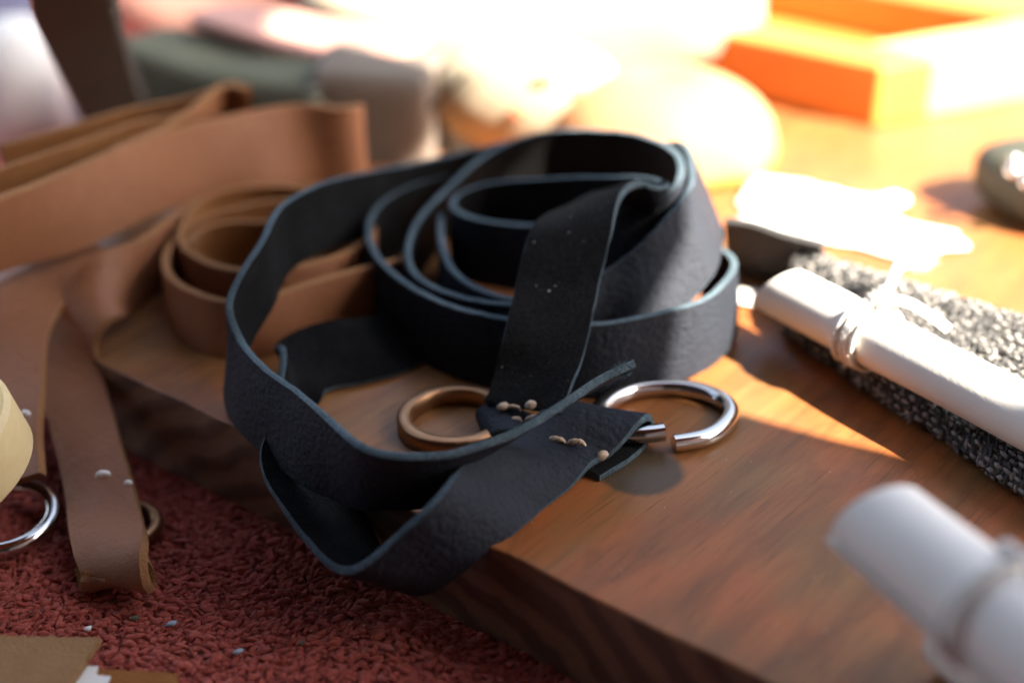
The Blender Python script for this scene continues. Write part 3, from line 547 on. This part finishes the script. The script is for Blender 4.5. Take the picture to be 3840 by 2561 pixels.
paper_roll('paper_sheet', AX0, AX1, 8.0, scroll, slant=.62, open_at=52, start=.9)
cord_turns(scroll, AX0, AXD, 29, 8.0, 5, .72, 1.7)
for k in range(16): A_ = -1.2+.22*k; lint_ball('cord_fuzz', AX0+AXD*(29+1.7*(k % 5))+8.9*(SIDE*math.cos(A_)+UPV*math.sin(A_)), 1.7, 26, M['cord'], scroll, 60+k, .05)
kc = AX0+AXD*34+UPV*9.0+SIDE*-2.5
V, F = blob(kc, (3.4, 2.6, 2.4), AXD, 14, 10, .10, 4); mesh_obj('cord_knot', V, F, M['cord'], scroll)
tail = sub([kc, kc+np.array((3, 5, 4.)), kc+np.array((7, 13, 5.)), kc+np.array((11, 20, 2.5)), kc+np.array((15.5, 26, 1.5))], 30)
V, F = tube(tail, [1.5+1.5*(i/29)**2 for i in range(30)], 9); mesh_obj('cord_tail', V, F, M['cord'], scroll)
tail2 = sub([kc, kc+np.array((3, -2, 2.)), kc+np.array((9, -6, 1.)), kc+np.array((14, -12, -1.))], 24)
V, F = tube(tail2, 1.4, 9); mesh_obj('cord_tail', V, F, M['cord'], scroll)
lint_ball('frayed_tail_tip', tail[-1], 4.2, 1500, M['cord'], scroll, 5)
lint_ball('knot_fuzz', kc, 4.2, 900, M['cord'], scroll, 6)

tweed = tag(empty('tweed_wrap', (100, -30, 0)), 'folded charcoal and grey tweed wrap lying under the white paper scroll', 'fabric')
def tweed_body():
    """flattened roll of cloth: a rounded cross-section swept along the scroll, yarns laid over it"""
    P0 = np.array((84., 16., 0)); P1 = np.array((168., -98., 0)); d = (P1-P0)/np.linalg.norm(P1-P0); L = 150.
    def sec(A, y):     # A round the section: 0 = front hem, pi = the thicker rolled back
        ca, sa = math.cos(A), math.sin(A); t = y/L; e = .5
        sx_ = math.copysign(abs(ca)**.8, ca); sz_ = math.copysign(abs(sa)**e, sa)
        fr = np.array((77., 3., 0))+t*np.array((62., -128., 0)); bk = np.array((86., 31., 0))+t*np.array((112., -87., 0))
        f = (1+sx_)/2; w = .5*math.sin(y*.16)+.8*math.sin(y*.045+1)
        p = bk+(fr-bk)*f+d*(-3*(1-sx_*sx_))*(1-t)
        h = 3.6+1.2*(1-f)+5.2*max(0, -sx_)*(1-abs(-sx_-.6))+.25*w*f
        return p+np.array((-w*f, -.4*w*f, h*(1+sz_)+.1))
    n, m = 90, 60
    rings = []
    for j in range(m+1):
        y = L*j/m; rings.append([sec(2*math.pi*k/n, y+0) for k in range(n)])
    V, F = loft(rings); mesh_obj('cloth_core', V, F, M['yarn_dark'], tweed)
    # yarns: over-under bumps
    nb, mb = 5, 4; base = []
    for i in range(mb+1):
        ph = math.pi*i/mb
        for k in range(nb): A = 2*math.pi*k/nb; base.append((math.cos(ph), math.sin(ph)*math.cos(A), math.sin(ph)*math.sin(A)))
    base = np.array(base); fb = np.array([(i*nb+k, i*nb+(k+1) % nb, (i+1)*nb+(k+1) % nb, (i+1)*nb+k) for i in range(mb) for k in range(nb)])
    # arc-length param of section
    AA = np.linspace(0, 2*math.pi, 721); pts = np.array([sec(a, 70.) for a in AA]); cum = np.r_[0, np.cumsum(np.linalg.norm(np.diff(pts, axis=0), axis=1))]
    step = 1.75; out = {0: ([], []), 1: ([], [])}; na = int(cum[-1]/step); ny = int(L/step); R = np.random.default_rng(3)
    for ia in range(na):
        A = np.interp(ia*step, cum, AA)
        if 1.18*math.pi < A < 1.82*math.pi: continue     # underside
        for iy in range(ny):
            y = iy*step+.3*R.normal(); p = sec(A, y); pa = sec(A+.02, y); py = sec(A, y+.5)
            ta = pa-p; ta /= np.linalg.norm(ta)+1e-9; ty = py-p; ty /= np.linalg.norm(ty); nn = np.cross(ty, ta); nn /= np.linalg.norm(nn)+1e-9
            if nn @ (p-(P0+d*y+np.array((0, 0, 6)))) < 0: nn = -nn
            par = (ia+iy) % 2; la, ly = (1.5, .66) if par else (.62, 1.45)
            la *= 1+.15*R.normal(); ly *= 1+.15*R.normal()
            q = p+nn*.3*R.normal()+base[:, :1]*la*(ta+.25*R.normal()*ty)+base[:, 1:2]*ly*ty+base[:, 2:]*nn*(.75+.2*R.normal())+nn*.25*R.random()
            light = 1 if (par == 0 and R.random() < .86) or R.random() < .12 else 0
            Vs, Fs = out[light]; Fs.append(fb+len(Vs)*len(base)); Vs.append(q)
    for k, (nm, mt) in enumerate((('dark_yarn', M['yarn_dark']), ('grey_yarn', M['yarn_grey']))):
        Vs, Fs = out[k]; tag(mesh_obj(nm, np.vstack(Vs), np.vstack(Fs), mt, tweed), kind='stuff')
    # loose ends along the front hem
    for k, y in enumerate((36, 50, 57, 74)):
        c = sec(0., y)+np.array((0, 0, 0.)); lint_ball('loose_thread', c, 2.6, 60, M['yarn_grey'] if k % 2 else M['cord'], tweed, 20+k, .1)
tweed_body()
ds = tag(empty('charcoal_strap', RIB['dark_strip'][0][:3]), 'charcoal suede strip between the black coil and the tweed', 'strap')
ribbon('strap_band', RIB['dark_strip'], [M['charcoal']]*3, ds, th=2.5, step=1.5)
V, F = blob((73, 26, .8), (11, 6, .7), (1, -.25, 0), 28, 8); tag(mesh_obj('paper_tag', V, F, M['paper']), 'small pale flat tag on the plank just right of the black coil', 'tag')

# foreground scroll, far out of focus
fs = tag(empty('paper_scroll', (72, -122, 0)), 'white paper roll tied with cord in the near bottom right corner, blurred', 'scroll')
F0 = np.array((69.5, -134., 33.)); F1 = np.array((108., -216., 34.5)); FD = (F1-F0)/np.linalg.norm(F1-F0)
paper_roll('paper_sheet', F0, F1, 10.2, fs, slant=.4, seed=5, start=2.2)
cord_turns(fs, F0, FD, 32, 10.2, 2, .6, 1.8)
kf = F0+FD*30+np.array((4, 2, 10.)); V, F = blob(kf, (2.2, 1.8, 1.6), FD, 12, 8, .1, 8); mesh_obj('cord_knot', V, F, M['cord'], fs)
V, F = tube(sub([kf, kf+np.array((2, -5, 2.)), kf+np.array((0, -12, -3.)), kf+np.array((-3, -20, -10.))], 20), .8, 8); mesh_obj('cord_tail', V, F, M['cord'], fs)
V, F = tube(sub([(88, -138, 9.6), (126, -212, 9.6)], 12), 9.4, 24); pr = mesh_obj('paper_roll', V, F, M['paper']); tag(pr, 'second white paper roll under the nearest one in the bottom right corner', 'scroll'); auto_smooth(pr)

# ================================================================ left foreground
disc = tag(empty('wooden_disc', (-140, -62, 0)), 'pale turned wooden disc at the left edge, in front of the hanging brown straps', 'disc')
def tilted_disc():
    c = np.array((-140.5, -72., 14.)); ax = np.array((-.22, -.20, .95)); ax /= np.linalg.norm(ax); u = np.cross(ax, [0, 1, 0.]); u /= np.linalg.norm(u); v = np.cross(ax, u); R_ = 24.; h = 15.
    prof = [(0, -h), (R_-1.2, -h), (R_, -h+1.2), (R_, -1.2), (R_-1.2, 0)]
    rings = [[c+ax*z+r*(u*math.cos(2*math.pi*k/56)+v*math.sin(2*math.pi*k/56)) for k in range(56)] for r, z in prof[1:]]
    V, F = loft(rings, False); F.append(tuple(range(56))[::-1]); o = mesh_obj('rim', V, F, M['pale_wood'], disc); auto_smooth(o, 40)
    ring = [[c+ax*z+r*(u*math.cos(2*math.pi*k/56)+v*math.sin(2*math.pi*k/56)) for k in range(56)] for r, z in ((R_-1.2, 0), (R_-2.2, .25))]
    V, F = loft(ring, False); F.append(tuple(56+k for k in range(56))); o = mesh_obj('face', V, F, M['pale_top'], disc); auto_smooth(o, 40)
tilted_disc()
def scrap(name, outline, z, th, mat, label, cat, tilt=(0, 0), seed=0, sub_n=26):
    """irregular offcut: outline in mm, edges roughened"""
    P = np.array(outline, float); R = np.random.default_rng(seed); pts = []
    for i in range(len(P)):
        a, b = P[i], P[(i+1) % len(P)]
        for k in range(sub_n): pts.append(a+(b-a)*k/sub_n+R.normal(size=2)*.18)
    rings = []
    for zz, sc in ((0, .995), (th*.3, 1.0), (th*.8, 1.0), (th, .992)):
        c = np.mean(pts, axis=0); rings.append([(c[0]+(p[0]-c[0])*sc, c[1]+(p[1]-c[1])*sc, z+zz+(p[0]-c[0])*tilt[0]+(p[1]-c[1])*tilt[1]) for p in pts])
    V, F = loft(rings); o = mesh_obj(name, V, F, mat); auto_smooth(o, 40); return tag(o, label, cat)
scrap('suede_scrap', [(-122, -104.5), (-92.2, -105.4), (-96, -124), (-124, -128)], RUG_Z+5.0, 2.2, M['tan_suede'], 'flat tan suede offcut in the bottom left corner on the red rug', 'leather scrap', (0, .0), 1)
scrap('suede_scrap', [(-96, -111.5), (-74, -113.5), (-72, -119), (-76, -130), (-96, -128)], RUG_Z+1.6, 2.2, M['ochre_suede'], 'rust coloured suede offcut beside the white paper slip at the bottom edge', 'leather scrap', (0, 0), 2)
scrap('paper_slip', [(-99, -111), (-91.5, -112), (-91.5, -114.5), (-88, -115.5), (-88, -130), (-99, -130)], RUG_Z+4.0, .5, M['paper'], 'small white paper slip between the two suede offcuts at the bottom edge', 'paper', (0, 0), 3, 8)
for k, (x, y, c) in enumerate(((-79, -94, 'pale_blue'), (-62, -104, 'pale_blue'), (-88, -92, 'green'), (-98, -96, 'dust'), (-48, -101, 'green'))):
    V, F = blob((x, y, RUG_Z+2.0), (1.5-.2*k, .8, .5), (1, .5, .1), 8, 5, .1, k); tag(mesh_obj('lint_fleck', V, F, M[c]), ['pale blue fleck caught in the rug, the biggest', 'pale blue fleck on the rug nearer the plank', 'green fleck on the rug left of the blue one', 'whitish fleck on the rug at the far left', 'green fleck on the rug close under the plank'][k], 'fleck', 'flecks on the rug')
# lint specks on suede and varnish
def specks():
    R = np.random.default_rng(11); V = []; F = []
    def add(p, r):
        v, f = blob(p, (r*R.uniform(.8, 1.6), r, r*.6), (R.normal(), R.normal(), 0.01), 6, 4); q = len(V); V.extend(v); F.extend([tuple(i+q for i in ff) for ff in f])
    c, a, t, nn, W = ribbon_frames(RIB['strap_coil']); n = len(c)
    for _ in range(26): j = R.integers(int(.925*n), n-3); add(c[j]+a[j]*R.uniform(-.48, .48)*W+nn[j]*1.3, abs(R.normal())*.05+.04)
    j = int(.965*n); add(c[j]-a[j]*1.6+nn[j]*1.35, .24); add(c[j]-a[j]*.4+nn[j]*1.35+t[j]*-1.5, .17)
    for _ in range(90):
        x, y = R.uniform(-10, 100), R.uniform(-130, -60)
        if b_local(x, y)[1] > 3: add((x, y, .06), abs(R.normal())*.05+.035)
    return tag(mesh_obj('dust', V, F, M['dust']), 'pale dust specks on the varnished wood and suede', 'dust', kind='stuff')
specks()

# ================================================================ background, strongly out of focus
box = tag(empty('orange_tray', (137, 174, 0)), 'shallow orange wooden tray with thick rim in full sun, top right', 'tray')
def tray():
    a = np.array((137., 172.)); e1 = np.array((-74., 60.)); e2 = np.array((62., 30.)); hz = 24.
    def P(u, v, z): q = a+e1*u+e2*v; return (q[0], q[1], z)
    def slab(u0, u1, v0, v1, z0, z1, name, mat):
        V = [P(u, v, z) for z in (z0, z1) for u, v in ((u0, v0), (u1, v0), (u1, v1), (u0, v1))]
        F = [(0, 3, 2, 1), (4, 5, 6, 7), (0, 1, 5, 4), (1, 2, 6, 5), (2, 3, 7, 6), (3, 0, 4, 7)]
        o = mesh_obj(name, V, F, mat, box, smooth=False); md = o.modifiers.new('b', 'BEVEL'); md.width = .0015; md.segments = 3
    slab(0, 2.4, 0, .36, 0, hz, 'side', M['orange']); slab(0, 2.4, 1.5, 1.8, 0, hz, 'side', M['orange'])
    slab(0, .3, .36, 1.5, 0, hz-.1, 'end', M['orange_sunlit']); slab(2.1, 2.4, .36, 1.5, 0, hz-.1, 'end', M['orange']); slab(.3, 2.1, .36, 1.5, .3, 4, 'bottom', M['orange'])
tray()
fruit = tag(empty('pin_cushion', (52, 124, 0)), 'domed pale orange and yellow cushion in bright sun behind the black coil', 'cushion')
def cushion():
    c = np.array((52., 142., 0.)); V = []; F = []; nu, nv = 56, 22
    for i in range(nv+1):
        ph = math.pi/2*i/nv
        for k in range(nu):
            A = 2*math.pi*k/nu; f = 1+.012*math.cos(8*A)*math.sin(ph); q = math.sin(ph)**.85
            V.append(c+np.array((43*q*math.cos(A)*f, 36*q*math.sin(A)*f, -.0+.5+32*math.cos(ph)**.8-3*math.exp(-(ph/.2)**2))))
    for i in range(nv):
        for k in range(nu): F.append((i*nu+k, (i+1)*nu+k, (i+1)*nu+(k+1) % nu, i*nu+(k+1) % nu))
    F.append(tuple(nv*nu+k for k in range(nu))[::-1]); mesh_obj('cushion_cover', V, F, M['peel'], fruit)
cushion()
bag = tag(empty('patterned_pouch', (5, 160, 0)), 'pale pouch with reddish brown markings behind the coil, left of the fruit', 'pouch')
V, F = blob((6, 150, 20), (36, 18, 22), (1, -.1, 0), 36, 20); mesh_obj('pouch_body', V, F, M['cream'], bag)
for k, (x, z, r) in enumerate(((10, 30, 5), (22, 24, 6), (26, 36, 4), (2, 20, 4), (32, 14, 5), (18, 12, 4))):
    y = 150-18*math.sqrt(max(0, 1-((x-6)/36)**2-((z-20)/22)**2))-.2
    V, F = blob((x, y, z), (r, 1.2, r*.6), (1, 0, .4), 12, 8); mesh_obj('marking', V, F, M['red_mark'], bag)
V, F = tube(sub([(-34, 140, 2), (-33, 137, 12), (-26, 134, 24), (-16, 132, 34)], 20), .9, 8); mesh_obj('pouch_cord', V, F, M['dark_brown'], bag)

cb = tag(empty('cream_cloth', (0, 260, 0)), 'large folded cream cloth glowing in sun across the back', 'cloth')
def pillow(name, c, half, rz, mat, parent, e=.35, bump=2., seed=0, nu=64, nv=28):
    R = np.random.default_rng(seed); ph = R.uniform(0, 6, 6); V = []; F = []; cr, sr = math.cos(rz), math.sin(rz)
    def sp(c_, e_): return math.copysign(abs(c_)**e_, c_)
    for i in range(nv+1):
        a = -math.pi/2+math.pi*i/nv
        for k in range(nu):
            b = 2*math.pi*k/nu; x = half[0]*sp(math.cos(a), e)*sp(math.cos(b), e); y = half[1]*sp(math.cos(a), e)*sp(math.sin(b), e); z = half[2]*sp(math.sin(a), e)
            z += bump*(math.sin(x*.06+ph[0])+math.sin(y*.08+x*.03+ph[1]))*(.5+.5*i/nv); y += bump*.6*math.sin(x*.05+z*.1+ph[2])
            V.append((c[0]+x*cr-y*sr, c[1]+x*sr+y*cr, c[2]+z))
    for i in range(nv):
        for k in range(nu): F.append((i*nu+k, i*nu+(k+1) % nu, (i+1)*nu+(k+1) % nu, (i+1)*nu+k))
    return mesh_obj(name, V, F, mat, parent)
pillow('cloth_fold', (6, 300, 24), (98, 95, 24), .05, M['cream'], cb, .45, 2.5, 1)
pillow('cloth_fold', (10, 330, 62), (88, 70, 15), .0, M['cream'], cb, .45, 2.0, 2)
wc = tag(empty('white_cloth', (103, 80, 0)), 'crumpled white cloth in glaring sun right of the fruit', 'cloth')
def crumpled(name, c, hx, hy, ht, rz, mat, parent, seed, n=46):
    """a crushed sheet: ridged noise on an irregular outline, with thickness"""
    R = np.random.default_rng(seed); ks = [(R.uniform(-.16, .16), R.uniform(-.16, .16), R.uniform(0, 6), R.uniform(.4, 1)) for _ in range(7)]
    os_ = R.uniform(0, 6, 3); cr, sr = math.cos(rz), math.sin(rz); V = []; F = []
    for side in (0, 1):
        for j in range(n+1):
            for i in range(n+1):
                u, v = 2*i/n-1, 2*j/n-1; A = math.atan2(v, u); ed = 1+.10*math.sin(3*A+os_[0])+.07*math.sin(5*A+os_[1])+.04*math.sin(9*A+os_[2])
                x, y = u*hx*ed, v*hy*ed; z = sum(w*(1-abs(math.sin(a*x+b_*y+p))) for a, b_, p, w in ks)/3.2
                fall = max(0., 1-max(abs(u), abs(v))**3); V.append((c[0]+x*cr-y*sr, c[1]+x*sr+y*cr, c[2]+.3+ht*z*(.25+.75*fall)-side*.25*(1 if z > .05 else 0)))
    N = (n+1)**2
    for j in range(n):
        for i in range(n):
            q = j*(n+1)+i; F.append((q, q+1, q+n+2, q+n+1)); F.append((N+q, N+q+n+1, N+q+n+2, N+q+1))
    return mesh_obj(name, V, F, mat, parent)
crumpled('cloth_fold', (100, 92, 0), 24, 20, 9, -.4, M['white'], wc, 3)
crumpled('cloth_fold', (116, 74, .4), 25, 15, 4, -.6, M['white'], wc, 14)
purse = tag(empty('felt_purse', (-70, 150, -26)), 'soft mossy green and taupe felt purse with a dark brown handle, behind the brown straps', 'purse')
pillow('front_panel', (-102, 176, 2), (54, 22, 27), -.52, M['green'], purse, .26, 1.6, 5)
pillow('side_panel', (-48, 155, 3), (22, 21, 30), -.12, M['taupe'], purse, .2, 1.2, 6)
pillow('flap', (-78, 188, 32), (50, 16, 4), -.48, M['pink'], purse, .5, 2.0, 7)
for k in range(13):
    V, F = blob((-69.5+.25*k, 134.2, 28-4.0*k), (3.0, 1.0, 1.1), (1, .1, .25), 8, 5); mesh_obj('seam_stitch', V, F, M['seam'], purse)
ribbon('handle', RIB['purse_handle'], [M['dark_brown']]*3, purse, th=6, step=2.)
hst = np.array(RIB['purse_handle'])
for k in range(26):
    f_ = .5+3.6*k/25; i_ = int(f_); e_ = hst[i_, 3:]+(hst[i_+1, 3:]-hst[i_, 3:])*(f_-i_)
    V, F = blob(e_+np.array((2.2, 1.2, .3)), (3.2, 1.5, 1.6), (1, .5, .2), 8, 5, .1, k); mesh_obj('handle_tooth', V, F, M['dark_brown'], purse)
hide = tag(pillow('pink_hide', (-95, 330, 20), (100, 60, 26), -.2, M['pink'], None, .5, 3, 8), 'folded pink leather hide at the top left behind the purse', 'hide')
for k, (x, y, r, h) in enumerate(((-203, 232, 20, 52), (-170, 212, 9, 44))):
    prof = [(r*.75, 0), (r*.95, 4), (r, h*.3), (r*.96, h*.6), (r*.75, h*.86), (r*.4, h*.97), (.5, h)]
    rings = [[(x+q*math.cos(2*math.pi*i/36), y+q*math.sin(2*math.pi*i/36), RUG_Z+z) for i in range(36)] for q, z in prof]
    V, F = loft(rings); tag(mesh_obj('thread_cone', V, F, M['white']), ['wide white thread cone glaring in sun at the far left', 'slim white thread cone between the wide cone and the dark handle'][k], 'thread cone', 'white cones at the far left')
tag(pillow('navy_cloth', (-235, 330, 10), (30, 20, 30), 0, M['navy'], None, .5, 2, 9), 'navy cloth in the top left corner', 'cloth')
tag(pillow('blue_cloth', (95, 395, 30), (16, 12, 36), 0, M['blue'], None, .5, 1, 10), 'small patch of blue cloth at the top edge', 'cloth')
ol = tag(empty('olive_pouch', (176, 92, 0)), 'dark olive leather pouch with steel beads at the right edge', 'pouch')
pillow('pouch_body', (176, 90, 10), (17, 24, 10), .5, M['olive'], ol, .6, 1, 12)
for k, (x, y, z, r) in enumerate(((159.5, 78.0, 20, 2.6), (162.5, 73.0, 18, 2.1), (161.5, 84.5, 21.5, 1.7), (167, 70, 17, 2.2), (165, 80, 21, 1.8))):
    V, F = blob((x, y, z), (r, r, r), nu=14, nv=10); mesh_obj('bead', V, F, M['steel'], ol)
